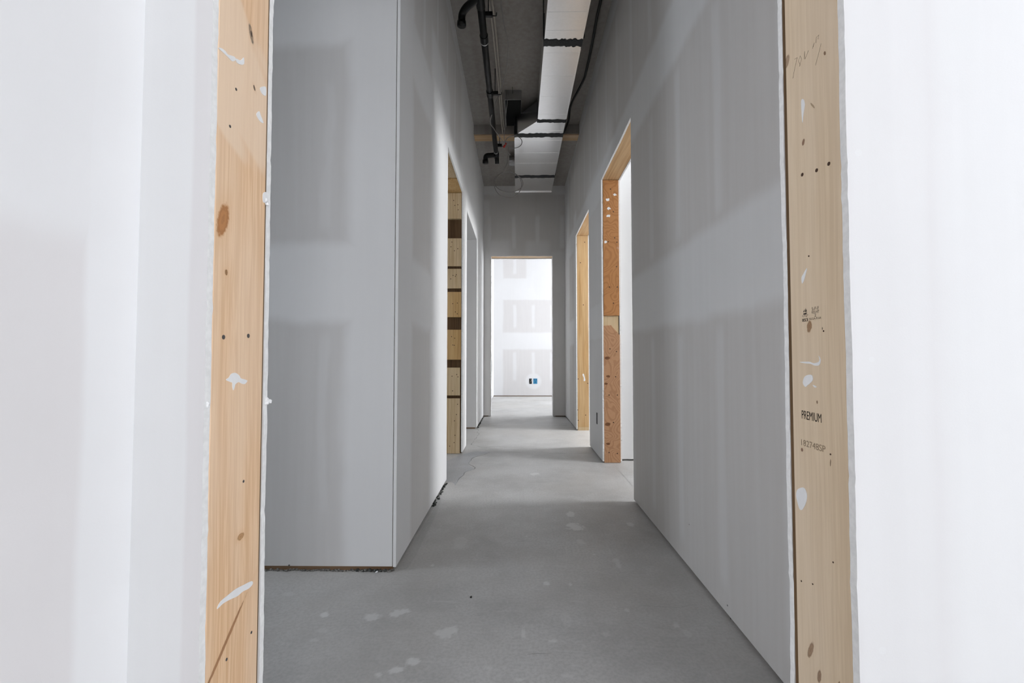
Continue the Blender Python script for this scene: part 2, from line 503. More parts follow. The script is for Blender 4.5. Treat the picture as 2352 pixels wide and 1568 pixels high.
# ---- concrete
def concrete(name='concrete_slab', tint=(1.0, 1.0, 1.0)):
    t = NT(name)
    p = t.pos()
    big = t.noise(p, 1.3, 5.0, 0.6)
    mid = t.noise(p, 7.0, 5.0, 0.65)
    fine = t.noise(p, 90.0, 3.0, 0.6)
    col = t.mix(t.step(big, 0.3, 0.7), (0.40, 0.394, 0.384), (0.57, 0.567, 0.558))
    col = t.mix(t.step(mid, 0.40, 0.72, 0.0, 0.5), col, (0.58, 0.578, 0.57))
    col = t.mix(t.step(fine, 0.35, 0.7, 0.0, 0.35), col, (0.29, 0.29, 0.28))
    sc1 = t.noise(t.vmath('MULTIPLY', p, (9.0, 46.0, 1.0)), 1.0, 4.0, 0.65, 0.8)
    sc2 = t.noise(t.vmath('MULTIPLY', t.vmath('ADD', p, (5.0, 2.0, 0.0)), (52.0, 13.0, 1.0)), 1.0, 4.0, 0.65, 0.8)
    col = t.mix(t.step(sc1, 0.60, 0.72, 0.0, 0.30), col, (0.62, 0.62, 0.61))
    col = t.mix(t.step(sc2, 0.62, 0.72, 0.0, 0.25), col, (0.62, 0.62, 0.61))
    col = t.mix(t.step(sc1, 0.28, 0.40, 0.30, 0.0), col, (0.31, 0.305, 0.295))
    warm = t.noise(t.vmath('ADD', p, (1.7, 4.2, 0.0)), 0.9, 3.0)
    col = t.mix(t.step(warm, 0.42, 0.62, 0.0, 0.30), col, (0.43, 0.405, 0.37))
    at = t.n('ShaderNodeAttribute', attribute_name='splatter')
    mask = at.outputs['Fac']
    sp = t.noise(t.vmath('ADD', p, (3.0, 9.0, 0.0)), 24.0, 4.0, 0.7)
    mask = t.math('MAXIMUM', mask, t.step(sp, 0.68, 0.72, 0.0, 0.22))
    col = t.mix(mask, col, (0.66, 0.66, 0.645))
    rust = t.noise(p, 3.1, 3.0)
    col = t.mix(t.step(rust, 0.66, 0.8, 0.0, 0.25), col, (0.37, 0.31, 0.26))
    t.bump(t.math('ADD', fine, t.math('MULTIPLY', mask, 1.5)), 0.14, 0.0012)
    if tint != (1.0, 1.0, 1.0):
        col = t.mix(1.0, col, tint, 'MULTIPLY')
    return t.done(col, 0.50, 0.0, 0.45)
M['concrete'] = concrete()
M['patch'] = concrete('floor_patch', (0.84, 0.865, 0.91))
M['patch2'] = concrete('darker_edge_strip', (0.90, 0.90, 0.90))
M['mortar'] = plain('mortar_crumbs', (0.27, 0.26, 0.24), 0.95, var=0.35, scale=120)
M['crack'] = plain('crack_dark', (0.235, 0.232, 0.225), 0.9)
M['black_plastic'] = plain('black_abs_plastic', (0.006, 0.0065, 0.0065), 0.35, 0.0, 0.3, var=0.1)
M['black_rubber'] = plain('black_rubber', (0.014, 0.014, 0.014), 0.5, 0.0, 0.4)
M['mastic'] = plain('dark_duct_sealant', (0.035, 0.037, 0.038), 0.6, var=0.2, scale=60)
def galvanised(name, tone=0.93, rough=0.27):
    t = NT(name)
    p = t.pos()
    col = t.mix(t.step(t.noise(p, 60.0, 2.0), 0.3, 0.7), (tone * 0.95,) * 3, (tone, tone, tone))
    ro = rough
    return t.done(col, ro, 1.0, 0.5)
M['steel'] = galvanised('galvanised_steel')
M['steel_dull'] = galvanised('galvanised_dull', 0.36, 0.5)
M['void'] = plain('dark_hollow', (0.006, 0.006, 0.006), 0.95)
M['pex'] = plain('milky_plastic_pipe', (0.50, 0.46, 0.40), 0.45, var=0.05)
M['wire'] = plain('grey_cable_jacket', (0.29, 0.275, 0.26), 0.5, var=0.05)
M['slot'] = plain('dark_grey_plastic', (0.06, 0.06, 0.062), 0.6)
M['red'] = plain('red_tape', (0.50, 0.025, 0.015), 0.5)
M['blue'] = plain('blue_plastic', (0.045, 0.25, 0.46), 0.4, var=0.1)
M['ink'] = plain('black_ink', (0.035, 0.028, 0.022), 0.9, var=0.2, scale=300)
M['ink_soft'] = plain('worn_ink', (0.16, 0.125, 0.09), 0.9, var=0.25, scale=400)
M['ink_faint'] = plain('faint_ink', (0.36, 0.27, 0.18), 0.9, var=0.2, scale=400)
M['pencil'] = plain('pencil_mark', (0.40, 0.31, 0.22), 0.9, var=0.2, scale=400)
M['nail'] = plain('nail_steel', (0.20, 0.19, 0.19), 0.45, 0.8)
M['nail_hole'] = plain('rusty_nail', (0.075, 0.04, 0.025), 0.8)
M['foam'] = plain('crumbling_foam', (0.085, 0.09, 0.082), 0.95, var=0.4, scale=80)
M['frame_white'] = plain('white_frame', (0.8, 0.8, 0.8), 0.4)

# ------------------------------------------------------------------ the setting
XR, XL = 0.724, -0.512          # faces of the corridor walls
YN, YFAR, YCROSS, YBACK = 0.680, 6.880, 1.938, 10.38
ZC = 3.62
DW = 0.0127
DH = 2.43                       # door head height
R1, R2 = (2.87, 3.90), (4.59, 5.61)
L1, L2 = (3.305, 4.25), (4.555, 5.73)
D1 = (-0.470, 0.496)
DF = (-0.400, 0.533)
XR_IN, XR_OUT = XR + DW, XR + DW + 0.140
XL_IN, XL_OUT = XL - DW, XL - DW - 0.140

# plaster splatter read off the photograph: pixel, half sizes in pixels, amount; stored as a mask on a finely divided slab top
SPLATTER = [(1312, 1180, 9, 5, .5), (1320, 1210, 18, 7, .6), (743, 1413, 9, 5, .6), (850, 1418, 20, 8, .45), (916, 1408, 20, 9, .5), (1026, 1451, 24, 11, .45),
    (1202, 1456, 5, 12, .45), (1268, 1471, 13, 4, .45), (1299, 1418, 13, 15, .15), (906, 1537, 20, 7, .55), (947, 1518, 12, 8, .55), (868, 1549, 9, 6, .45),
    (1419, 1293, 8, 10, .3), (1256, 1339, 7, 4, .5), (1552, 1436, 9, 7, .3), (1335, 1244, 8, 6, .3), (1447, 1203, 8, 4, .4), (1125, 1535, 8, 6, .3),
    (1391, 1456, 12, 4, .2), (1059, 1244, 18, 13, .15), (1210, 1231, 5, 3, .35), (993, 1297, 5, 3, .4), (1227, 1088, 10, 3, .5), (1365, 1273, 4, 2, .5), (1310, 1342, 4, 3, .4),
    (740, 1448, 12, 4, .2), (720, 1470, 10, 4, .25), (660, 1364, 14, 4, .2), (1580, 1455, 10, 8, .2), (1192, 1560, 10, 4, .4), (1305, 1552, 14, 5, .3), (1440, 1400, 5, 4, .35)]
def build_floor():
    GX0, GX1, GY0, GY1, ST = -1.1, 0.8, 1.2, 3.8, 0.006
    nx, ny = int(round((GX1 - GX0) / ST)), int(round((GY1 - GY0) / ST))
    verts, faces, val = [], [], []
    cells = []
    for (px, py, rx, ry, amt) in SPLATTER:
        c = on(px, py, 2, 0.0)
        cells.append((c.x, c.y, rx * c.y / F_PX, ry * c.y * c.y / (F_PX * EYE.z), amt))
    for j in range(ny + 1):
        for i in range(nx + 1):
            x, y = GX0 + i * ST, GY0 + j * ST
            verts.append((x, y, 0.0))
            m = 0.0
            for (cx, cy, ex, ey, amt) in cells:
                if abs(x - cx) < ex * 2.2 and abs(y - cy) < ey * 2.2:
                    nv = mnoise.noise(Vector((x * 26, y * 26, cx * 9)))
                    n2 = mnoise.noise(Vector((x * 90, y * 90, cy * 9)))
                    d = math.hypot((x - cx) / ex, (y - cy) / ey) + 0.75 * nv + 0.45 * n2
                    m = max(m, 1.35 * amt * min(1.0, max(0.0, (1.05 - d) / 0.25)))
            val.append(m)
    W = nx + 1
    for j in range(ny):
        for i in range(nx):
            a = j * W + i
            faces.append((a, a + 1, a + W + 1, a + W))
    def add(pts):
        b = len(verts)
        verts.extend(pts)
        val.extend([0.0] * len(pts))
        faces.append(tuple(range(b, b + len(pts))))
    X0, X1, Y0, Y1, Z = -3.6, 4.3, -3.3, 10.5, -0.12
    for (a, b, c, d) in ((X0, X1, Y0, GY0), (X0, X1, GY1, Y1), (X0, GX0, GY0, GY1), (GX1, X1, GY0, GY1)):
        add([(a, c, 0), (b, c, 0), (b, d, 0), (a, d, 0)])
    add([(X0, Y1, Z), (X1, Y1, Z), (X1, Y0, Z), (X0, Y0, Z)])
    add([(X0, Y0, Z), (X1, Y0, Z), (X1, Y0, 0), (X0, Y0, 0)])
    add([(X1, Y1, Z), (X0, Y1, Z), (X0, Y1, 0), (X1, Y1, 0)])
    add([(X0, Y1, Z), (X0, Y0, Z), (X0, Y0, 0), (X0, Y1, 0)])
    add([(X1, Y0, Z), (X1, Y1, Z), (X1, Y1, 0), (X1, Y0, 0)])
    me = bpy.data.meshes.new('floor')
    me.from_pydata(verts, [], faces)
    at = me.attributes.new('splatter', 'FLOAT', 'POINT')
    at.data.foreach_set('value', val)
    me.materials.append(M['concrete'])
    return structure(link('floor', me))
floor = build_floor()
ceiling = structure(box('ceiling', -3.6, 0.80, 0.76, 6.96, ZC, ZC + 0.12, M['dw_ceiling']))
for x0, x1, y0, y1 in ((-3.6, 4.3, -3.3, 0.76), (0.80, 4.3, 0.76, 6.96), (-3.6, 4.3, 6.96, 10.5)):
    structure(box('ceiling_room', x0, x1, y0, y1, ZC, ZC + 0.12, M['dw_mud']))

# near wall with the opening the camera looks through
w = structure(skin('wall_near', 'y', YN, YN + 0.0135, -0.576, XOUT_R, 0.012, ZC, M['dw_near'], [(D1[0], D1[1], DH)], seed=11, amp=0.0008))
skin('drywall_sheet', 'y', 0.839, 0.852, XOUT_L, XR, 0.012, ZC, M['dw_room'], [(D1[0], D1[1], DH)], w, seed=23, amp=0.0011)
skin('drywall_sheet', 'y', 0.839, 0.852, XR_OUT + DW, XOUT_R, 0.012, ZC, M['dw_room'], [], w)
box('sole_plate', 0.60, XOUT_R, 0.70, 0.833, 0.0, 0.038, M['plate'], w)
# side wall of the near room
w = structure(skin('wall_near_side', 'x', -0.60, -0.576, Y_REAR, YN, 0.012, ZC, M['dw_side'], []))
box('sole_plate', -0.60, -0.585, Y_REAR, YN, 0.0, 0.0115, M['plate'], w)
# corridor, right
w = structure(skin('wall_right', 'x', XR, XR_IN, 0.852, YFAR, 0.014, ZC, M['dw_right'], [(R1[0], R1[1], DH), (R2[0], R2[1], DH - 0.03)], seed=31))
skin('drywall_sheet', 'x', XR_OUT, XR_OUT + DW, 0.852, YFAR, 0.014, ZC, M['dw_room'], [(R1[0] - 0.008, R1[1] + 0.01, DH), (R2[0], R2[1], DH - 0.03)], w, seed=41)
for a, b in ((0.852, R1[0]), (R1[1] + 0.04, R2[0]), (R2[1] + 0.001, YFAR)):
    box('sole_plate', XR_IN + 0.004, XR_OUT - 0.004, a, b, 0.0, 0.038, M['plate'], w)
# corridor, left
w = structure(skin('wall_left', 'x', XL_IN, XL, YCROSS + 0.001, YFAR, 0.016, ZC, M['dw_left'], [(L1[0], L1[1], DH + 0.02), (L2[0], L2[1], DH - 0.035)], seed=51))
skin('drywall_sheet', 'x', XL_OUT - DW, XL_OUT, YCROSS + DW, YFAR, 0.016, ZC, M['dw_room'], [(L1[0], L1[1], DH + 0.02), (L2[0], L2[1], DH - 0.035)], w, seed=61)
for a, b in ((YCROSS + 0.02, L1[0]), (L1[1] + 0.04, L2[0]), (L2[1], YFAR)):
    box('sole_plate', XL_OUT + 0.004, XL_IN - 0.010, a, b, 0.0, 0.038, M['plate'], w)
# wall that faces the camera, left of the corridor
w = structure(skin('wall_cross', 'y', YCROSS, YCROSS + DW, XOUT_L, XL_IN - 0.0035, 0.019, ZC, M['dw_cross'], []))
skin('drywall_sheet', 'y', YCROSS + 0.152, YCROSS + 0.165, XOUT_L, XL_OUT - DW, 0.016, ZC, M['dw_room'], [], w)
box('sole_plate', XOUT_L, XL_IN - 0.004, YCROSS + 0.006, YCROSS + 0.146, 0.0, 0.038, M['plate'], w)
box('corner_stud', XL_IN - 0.042, XL_IN - 0.0005, YCROSS + DW + 0.001, YCROSS + 0.05, 0.038, ZC, M['stud_shaded'], w)
# far end
w = structure(skin('wall_far', 'y', YFAR, YFAR + DW, XOUT_L, XOUT_R, 0.014, ZC, M['dw_far'], [(DF[0], DF[1], DH)], seed=71, amp=0.003))
skin('drywall_sheet', 'y', YFAR + 0.153, YFAR + 0.166, XOUT_L, XOUT_R, 0.014, ZC, M['dw_room'], [(DF[0], DF[1], DH - 0.01)], w, seed=81, amp=0.003)
box('sole_plate', XL, DF[0] - 0.04, YFAR + 0.02, YFAR + 0.15, 0.0, 0.038, M['plate'], w)
box('sole_plate', DF[1] + 0.04, XR, YFAR + 0.02, YFAR + 0.15, 0.0, 0.038, M['plate'], w)
w = structure(skin('wall_back', 'y', YBACK, YBACK + 0.1, -0.64, XOUT_R, 0.018, ZC, M['dw_back'], []))
box('sole_plate', -0.64, XOUT_R, YBACK + 0.02, YBACK + 0.1, 0.0, 0.0175, M['plate'], w)
w = structure(skin('wall_back_side', 'x', -0.64, -0.54, YFAR + 0.166, YBACK, 0.016, ZC, M['dw_mud'], []))
box('sole_plate', -0.64, -0.56, YFAR + 0.166, YBACK, 0.0, 0.0115, M['plate'], w)
# partitions of the side rooms
structure(skin('wall_right_partition', 'y', 3.985, 4.13, XR_OUT + DW, XOUT_R, 0.014, ZC, M['dw_mud'], []))
structure(skin('wall_left_partition', 'y', 4.30, 4.45, XOUT_L, XL_OUT - DW, 0.014, ZC, M['dw_room'], []))
# outer walls with their windows
wr = [(u0, u1, z0, z1) for (ax, wv, u0, u1, z0, z1, *_r) in WINDOWS if ax == 'x' and wv == XOUT_R]
wl = [(u0, u1, z0, z1) for (ax, wv, u0, u1, z0, z1, *_r) in WINDOWS if ax == 'x' and wv == XOUT_L]
wb = [(u0, u1, z0, z1) for (ax, wv, u0, u1, z0, z1, *_r) in WINDOWS if ax == 'y']
wall_with_windows('wall_outer_right', 'x', XOUT_R, XOUT_R + 0.1, -3.3, 10.5, 0, ZC, wr, M['dw_room'])
wall_with_windows('wall_outer_left', 'x', XOUT_L - 0.1, XOUT_L, 0.8, 7.1, 0, ZC, wl, M['dw_room'])
wall_with_windows('wall_rear', 'y', Y_REAR - 0.1, Y_REAR, -0.6, XOUT_R, 0, ZC, wb, M['dw_room'])
for i, (ax, wv, u0, u1, z0, z1, inw, rad, colr) in enumerate(WINDOWS):
    bm = bmesh.new()
    t0, t1 = sorted((wv - inw * 0.045, wv - inw * 0.005))
    for (a, b, c, d) in ((u0, u0 + 0.05, z0, z1), (u1 - 0.05, u1, z0, z1), (u0 + 0.05, u1 - 0.05, z0, z0 + 0.05), (u0 + 0.05, u1 - 0.05, z1 - 0.05, z1)):
        if ax == 'x':
            add_box(bm, t0, t1, a, b, c, d)
        else:
            add_box(bm, a, b, t0, t1, c, d)
    structure(obj('window_%d' % (i + 1), bm, M['frame_white']))
# dropped ceiling at the far end of the corridor, carried by a wooden plate
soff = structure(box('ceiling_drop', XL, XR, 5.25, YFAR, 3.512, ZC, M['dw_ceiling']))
box('nailing_plate', XL + 0.002, XR - 0.002, 5.262, 5.40, 3.497, 3.512, M['pine_x'], soff)

# ------------------------------------------------------------------ door openings: jambs, headers
def nail(parent, loc, axis, r=0.0028, mat='nail', sign=1):
    bm = bmesh.new()
    a = Vector(loc)
    d = Vector((0, 0, 0))
    d[axis] = 0.0007 * sign
    add_tube(bm, [a - d, a + d], r, 8)
    return obj('nail', bm, M[mat], parent)

d1 = empty('door_1', (0.013, 0.76, 0), 'structure')
jl = box('jamb_board', D1[0] - 0.038, D1[0], 0.694, 0.834, 0.0, DH, M['pine_left'], d1, 0.0015)
jr = box('jamb_board', D1[1], D1[1] + 0.038, 0.694, 0.830, 0.0, DH, M['pine_right'], d1, 0.0015)
box('king_stud', D1[0] - 0.080, D1[0] - 0.0385, 0.694, 0.839, 0.0, ZC, M['stud_shaded'], d1)
box('king_stud', D1[1] + 0.0385, D1[1] + 0.080, 0.694, 0.839, 0.0, ZC, M['stud_shaded'], d1)
box('gap_shade', D1[0] - 0.036, D1[0] - 0.0018, 0.8342, 0.8388, 0.0, DH, M['stud_shaded'], d1)  # dark strips paint the shadow of the gap behind each board
box('gap_shade', D1[1] + 0.0012, D1[1] + 0.036, 0.8302, 0.8388, 0.0, DH, M['stud_shaded'], d1)
box('header', D1[0] - 0.038, D1[1] + 0.038, 0.694, 0.834, DH, DH + 0.2, M['pine_x'], d1, 0.0015)

XLP, XRP = D1[0], D1[1]
def smear(pix, left, seed=0, jag=0.8, thick=0.0006):
    if left:
        return blob_px('plaster_smear', pix, 0, XLP, thick, M['mud'], jl, jag, seed)
    return blob_px('plaster_smear', pix, 0, XRP, -thick, M['mud'], jr, jag, seed)
# left board
smear([(526, 866), (530, 859), (540, 856), (549, 862), (553, 869), (560, 871), (567, 875), (562, 881), (555, 880), (547, 878), (541, 882), (538, 888), (536, 896), (534, 888), (533, 879), (528, 877), (519, 872)], True, 1)
smear([(497, 1397), (507, 1382), (522, 1366), (540, 1353), (558, 1343), (577, 1335), (580, 1341), (570, 1350), (556, 1358), (545, 1369), (528, 1378), (512, 1386)], True, 2, 1.2)
smear([(597, 203), (602, 199), (610, 201), (611, 218), (606, 219), (600, 214)], True, 3)
smear([(589, 262), (595, 256), (599, 265), (602, 275), (604, 283), (598, 280), (592, 271)], True, 4)
smear([(501, 110), (508, 110), (517, 117), (524, 125), (537, 130), (540, 138), (533, 141), (524, 132), (513, 121)], True, 5)
smear([(541, 134), (552, 139), (560, 132), (560, 146), (553, 148), (544, 143)], True, 6)
smear([(604, 445), (612, 443), (613, 462), (605, 464)], True, 7)
# right board
smear([(1847, 868), (1852, 862), (1862, 860), (1867, 863), (1867, 872), (1862, 880), (1856, 884), (1850, 889), (1844, 879)], False, 11)
smear([(1832, 1124), (1842, 1120), (1850, 1122), (1854, 1133), (1853, 1146), (1850, 1158), (1844, 1170), (1838, 1168), (1833, 1152), (1830, 1137)], False, 12, 1.0)
smear([(1837, 831), (1852, 830), (1861, 831), (1869, 834), (1879, 832), (1883, 826), (1881, 817), (1885, 826), (1883, 838), (1873, 839), (1862, 835), (1850, 834)], False, 13, 0.5)
smear([(1842, 637), (1846, 628), (1851, 620), (1854, 616), (1851, 630), (1847, 644), (1843, 651)], False, 14, 0.5)
smear([(1867, 884), (1873, 886), (1876, 889), (1871, 889)], False, 15, 0.3)
smear([(1841, 232), (1846, 228), (1849, 240), (1846, 262), (1844, 282), (1842, 262)], False, 16, 0.4)
for (px, py) in ((513, 774), (570, 771)):
    nail(jl, on(px, py, 0, XLP), 0, 0.0038)
for (px, py) in ((559, 1105), (577, 1452), (520, 1514), (528, 290), (542, 205)):
    nail(jl, on(px, py, 0, XLP), 0, 0.0024)
for (px, py) in ((1843, 401), (1876, 391), (1904, 376)):
    nail(jr, on(px, py, 0, XRP), 0, 0.0032, 'nail_hole')
for (px, py) in ((1841, 1334), (1867, 1341), (1914, 1291), (1908, 1043), (1892, 760), (1858, 588)):
    nail(jr, on(px, py, 0, XRP), 0, 0.0014, 'nail_hole')

def lettering(body, px, py, px_end, height_px, mat, parent, bold=0.0):
    """print on the right jamb board, read from far to near; laid on the board's face"""
    p0 = on(px, py, 0, XRP)
    p1 = on(px_end, py, 0, XRP)
    ptop = on(px, py - height_px, 0, XRP)
    cu = bpy.data.curves.new('lettering', 'FONT')
    cu.body = body
    cu.offset = bold
    tmp = bpy.data.objects.new('lettering_tmp', cu)
    COL.objects.link(tmp)
    bpy.context.view_layer.update()
    me = bpy.data.meshes.new_from_object(tmp.evaluated_get(bpy.context.evaluated_depsgraph_get()))
    bpy.data.objects.remove(tmp)
    xs = [v.co.x for v in me.vertices]
    ys = [v.co.y for v in me.vertices]
    sx = abs(p1.y - p0.y) / (max(xs) - min(xs))
    sz = (ptop.z - p0.z) / (max(ys) - min(ys))
    for v in me.vertices:
        a, b = v.co.x - min(xs), v.co.y - min(ys)
        v.co = Vector((XRP - 0.0003, p0.y - a * sx, p0.z + b * sz))
    me.materials.append(mat)
    return link('lettering', me, parent)
lettering('PREMIUM', 1842, 961, 1887, 19, M['ink'], jr)
lettering('S-P-F', 1865, 713, 1881, 7.5, M['ink_soft'], jr)
lettering('KD-HT', 1865, 720, 1882, 6, M['ink_soft'], jr)
lettering('2', 1871, 727, 1875, 7, M['ink_soft'], jr)
lettering('NLGA R 64', 1859, 735, 1886, 5, M['ink_soft'], jr)
lettering('CFQ*', 1843, 729, 1857, 6, M['ink_soft'], jr)
lettering('853', 1843, 739, 1856, 7, M['ink'], jr, 0.02)
lettering('182748SP', 1841, 1022, 1896, 14, M['ink_faint'], jr)
# the small sail mark of the grade stamp
def mark(pix, mat):
    bm = bmesh.new()
    vs = []
    for px, py in pix:
        v = on(px, py, 0, XRP)
        v.x -= 0.0003
        vs.append(bm.verts.new(v))
    bm.faces.new(vs)
    return obj('stamp_mark', bm, mat, jr)
mark([(1851, 707), (1853.5, 715), (1849.5, 717)], M['ink'])
mark([(1849, 709.5), (1848, 716.5), (1844.5, 717)], M['ink_soft'])
mark([(1845, 720), (1849, 719), (1853.5, 717), (1853, 720.5), (1850, 722), (1846, 722)], M['ink'])
# pencil scribble high on the same board
def pencil(pix):
    bm = bmesh.new()
    pts = [on(px, py, 0, XRP - 0.0002) for px, py in pix]
    add_tube(bm, pts, 0.00035, 4)
    return obj('pencil_stroke', bm, M['pencil'], jr)
pencil([(1821, 180), (1826, 155), (1831, 132), (1825, 136)])
pencil([(1836, 153), (1841, 135), (1838, 128), (1834, 140), (1838, 150)])
pencil([(1847, 136), (1848, 118), (1849, 136), (1857, 116)])
pencil([(1866, 112), (1870, 98), (1868, 108)])
pencil([(1873, 150), (1879, 128), (1886, 100)])
pencil([(1874, 99), (1875, 86), (1881, 80), (1879, 90)])

# lumps of compound stuck on the far edge of the left jamb
for (px, py, r) in ((615, 915, 0.010), (613, 462, 0.006), (477, 930, 0.005)):
    rl = random.Random(px)
    c = on(px, py, 0, XLP + 0.001)
    bm = bmesh.new()
    for k in range(5):
        lump(bm, Vector((c.x - 0.001, c.y + rl.uniform(-0.5, 0.5) * r, c.z + rl.uniform(-0.9, 0.9) * r)), r * 0.6, rl, 0.9)
    obj('plaster_lump', bm, M['mud'], jl)
for (px, py, ax, pl, par, r) in ((664, 1298, 1, YCROSS, 'wall_cross', 0.004), (1671, 1390, 0, XR, 'wall_right', 0.003), (1583, 1204, 0, XR, 'wall_right', 0.0025), (1678, 1420, 0, XR, 'wall_right', 0.003)):
    nail(bpy.data.objects[par], on(px, py, ax, pl), ax, r, 'nail')

# right near doorway: two plywood jamb boards with a pale filler between them
d2 = empty('door_2', (XR + 0.08, 3.4, 0), 'structure')
ju = box('jamb_board', XR_IN + 0.003, XR_OUT - 0.003, R1[1], R1[1] + 0.038, 1.252, DH - 0.002, M['ply'], d2, 0.001)
bm = bmesh.new()
prism(bm, [(XR_IN + 0.001, 0.003), (XR_OUT - 0.001, 0.003), (XR_OUT - 0.001, 1.085), (XR_IN + 0.072, 1.16), (XR_IN + 0.068, 1.17), (XR_IN + 0.001, 1.165)], 'y', R1[1], R1[1] + 0.036, 0, 0)
jlow = obj('jamb_board', bm, M['ply2'], d2)
box('jamb_filler', XR_IN + 0.003, XR_OUT - 0.008, R1[1] + 0.012, R1[1] + 0.05, 1.07, 1.251, M['pine_pale'], d2)
box('king_stud', XR_IN + 0.001, XR_OUT - 0.001, R1[1] + 0.0505, R1[1] + 0.085, 0.0, ZC, M['stud_shaded'], d2)
box('jamb_board', XR_IN + 0.001, XR_OUT - 0.001, R1[0] - 0.038, R1[0], 0.0385, DH, M['pine'], d2, 0.001)
hd = box('header', XR_IN + 0.001, XR_OUT - 0.001, R1[0] - 0.04, R1[1] + 0.04, DH + 0.001, DH + 0.20, M['pine_y'], d2, 0.001)
for (px, py) in ((1402, 434), (1409, 486), (1412, 546), (1397, 555), (1417, 556), (1416, 612), (1400, 659), (1418, 659), (1409, 696)):
    nail(ju, on(px, py, 1, R1[1] - 0.0004), 1, 0.0055, 'nail_hole')
for (px, py) in ((1416, 807), (1401, 801), (1414, 865), (1399, 907), (1418, 907), (1409, 970), (1399, 1039), (1418, 1041)):
    nail(jlow, on(px, py, 1, R1[1] - 0.0004), 1, 0.0055, 'nail_hole')
for (px, py, r) in ((1395, 822, 0.024), (1397, 864, 0.018), (1392, 881, 0.016), (1396, 974, 0.026), (1397, 1019, 0.018)):
    c = on(px, py, 1, R1[1] - 0.0004)
    bm = bmesh.new()
    rr = random.Random(px)
    vs = [bm.verts.new((c.x + math.cos(k * math.pi / 6) * r * rr.uniform(0.8, 1.1), R1[1] - 0.0004, c.z + math.sin(k * math.pi / 6) * r * 0.55)) for k in range(12)]
    bm.faces.new(vs)
    o = obj('knot', bm, M['knot'], jlow)
for k, (px, py) in enumerate(((1412, 447), (1396, 459), (1398, 479), (1398, 496), (1391, 556))):
    blob_px('plaster_smear', [(px + 4 * math.cos(a * 0.9) , py + 3 * math.sin(a * 0.9)) for a in range(7)], 1, R1[1], -0.0008, M['mud'], ju, 1.2, k)

# right far doorway
d3 = empty('door_3', (XR + 0.08, 5.1, 0), 'structure')
jb = box('jamb_board', XR_IN + 0.002, XR_OUT - 0.002, R2[1], R2[1] + 0.038, 0.0395, DH - 0.03, M['pine'], d3, 0.001)
box('plate_end', XR_IN + 0.002, XR_OUT - 0.002, R2[1] - 0.001, R2[1] + 0.0005, 0.0, 0.039, M['pine_pale'], d3)
box('jamb_board', XR_IN + 0.001, XR_OUT - 0.001, R2[0] - 0.038, R2[0], 0.0385, DH - 0.03, M['pine'], d3, 0.001)
box('header', XR_IN + 0.001, XR_OUT - 0.001, R2[0] - 0.04, R2[1] + 0.04, DH - 0.029, DH + 0.17, M['pine_y'], d3, 0.001)
for (px, py) in ((1343, 556), (1333, 603), (1328, 870), (1350, 880), (1327, 941), (1328, 965), (1345, 953), (1340, 700)):
    nail(jb, on(px, py, 1, R2[1] - 0.0004), 1, 0.006, 'nail_hole')
blob_px('plaster_smear', [(1338, 860), (1341, 858), (1343, 866), (1345, 873), (1341, 875), (1340, 867)], 1, R2[1], -0.0008, M['mud'], jb, 0.5, 3)

# left near doorway: blocks nailed over a recessed stud
d4 = empty('door_4', (XL - 0.08, 3.8, 0), 'structure')
st = box('king_stud', XL_OUT + 0.001, XL_IN - 0.001, L1[1] + 0.039, L1[1] + 0.049, 0.0, DH + 0.02, M['stud_shaded'], d4)
tones = ['pine_pale', 'pine_pale', 'pine', 'pine', 'pine', 'pine_pale', 'pine_pale']
M['block_a'] = wood('block_pale', (0.60, 0.46, 0.28), (0.46, 0.33, 0.185), (0.64, 0.51, 0.34), 'z')
M['block_b'] = wood('block_amber', (0.57, 0.37, 0.16), (0.42, 0.25, 0.095), (0.60, 0.42, 0.22), 'z')
tones = ['block_a', 'block_a', 'block_a', 'block_b', 'block_b', 'block_a', 'block_a']
for (z0, z1), tn in zip(((2.203, DH + 0.018), (1.752, 2.016), (1.542, 1.727), (1.271, 1.509), (0.872, 1.153), (0.539, 0.798), (0.002, 0.511)), tones):
    b = box('jamb_block', XL_OUT + 0.001, XL_IN - (0.012 if z1 < 0.8 else 0.004), L1[1], L1[1] + 0.038, z0, z1, M[tn], d4, 0.001)
    rr = random.Random(int(z0 * 1000))
    for k in range(4 if z0 > 0.01 else 6):
        nail(b, (rr.uniform(XL_OUT + 0.03, XL_IN - 0.03), L1[1] - 0.0004, rr.uniform(z0 + 0.03, z1 - 0.03)), 1, 0.0045, 'nail_hole')
box('jamb_board', XL_OUT + 0.001, XL_IN - 0.001, L1[0] - 0.038, L1[0], 0.0385, DH + 0.02, M['pine'], d4, 0.001)
box('header', XL_OUT + 0.001, XL_IN - 0.001, L1[0] - 0.04, 3.93, DH + 0.035, DH + 0.2, M['block_a'], d4, 0.001)
box('header', XL_OUT + 0.001, XL_IN - 0.001, 3.932, L1[1] + 0.04, DH + 0.0215, DH + 0.2, M['block_b'], d4, 0.001)

# left far doorway: fully boarded reveal
d5 = empty('door_5', (XL - 0.08, 5.14, 0), 'structure')
ret = DH - 0.035
box('reveal_board', XL_OUT - DW, XL, L2[1] - DW, L2[1], 0.016, ret - DW, M['dw_mud'], d5, 0.003)
box('reveal_board', XL_OUT - DW, XL, L2[0], L2[0] + DW, 0.016, ret - DW, M['dw_mud'], d5, 0.003)
box('reveal_board', XL_OUT - DW, XL, L2[0], L2[1], ret - DW + 0.0005, ret, M['dw_mud'], d5, 0.003)

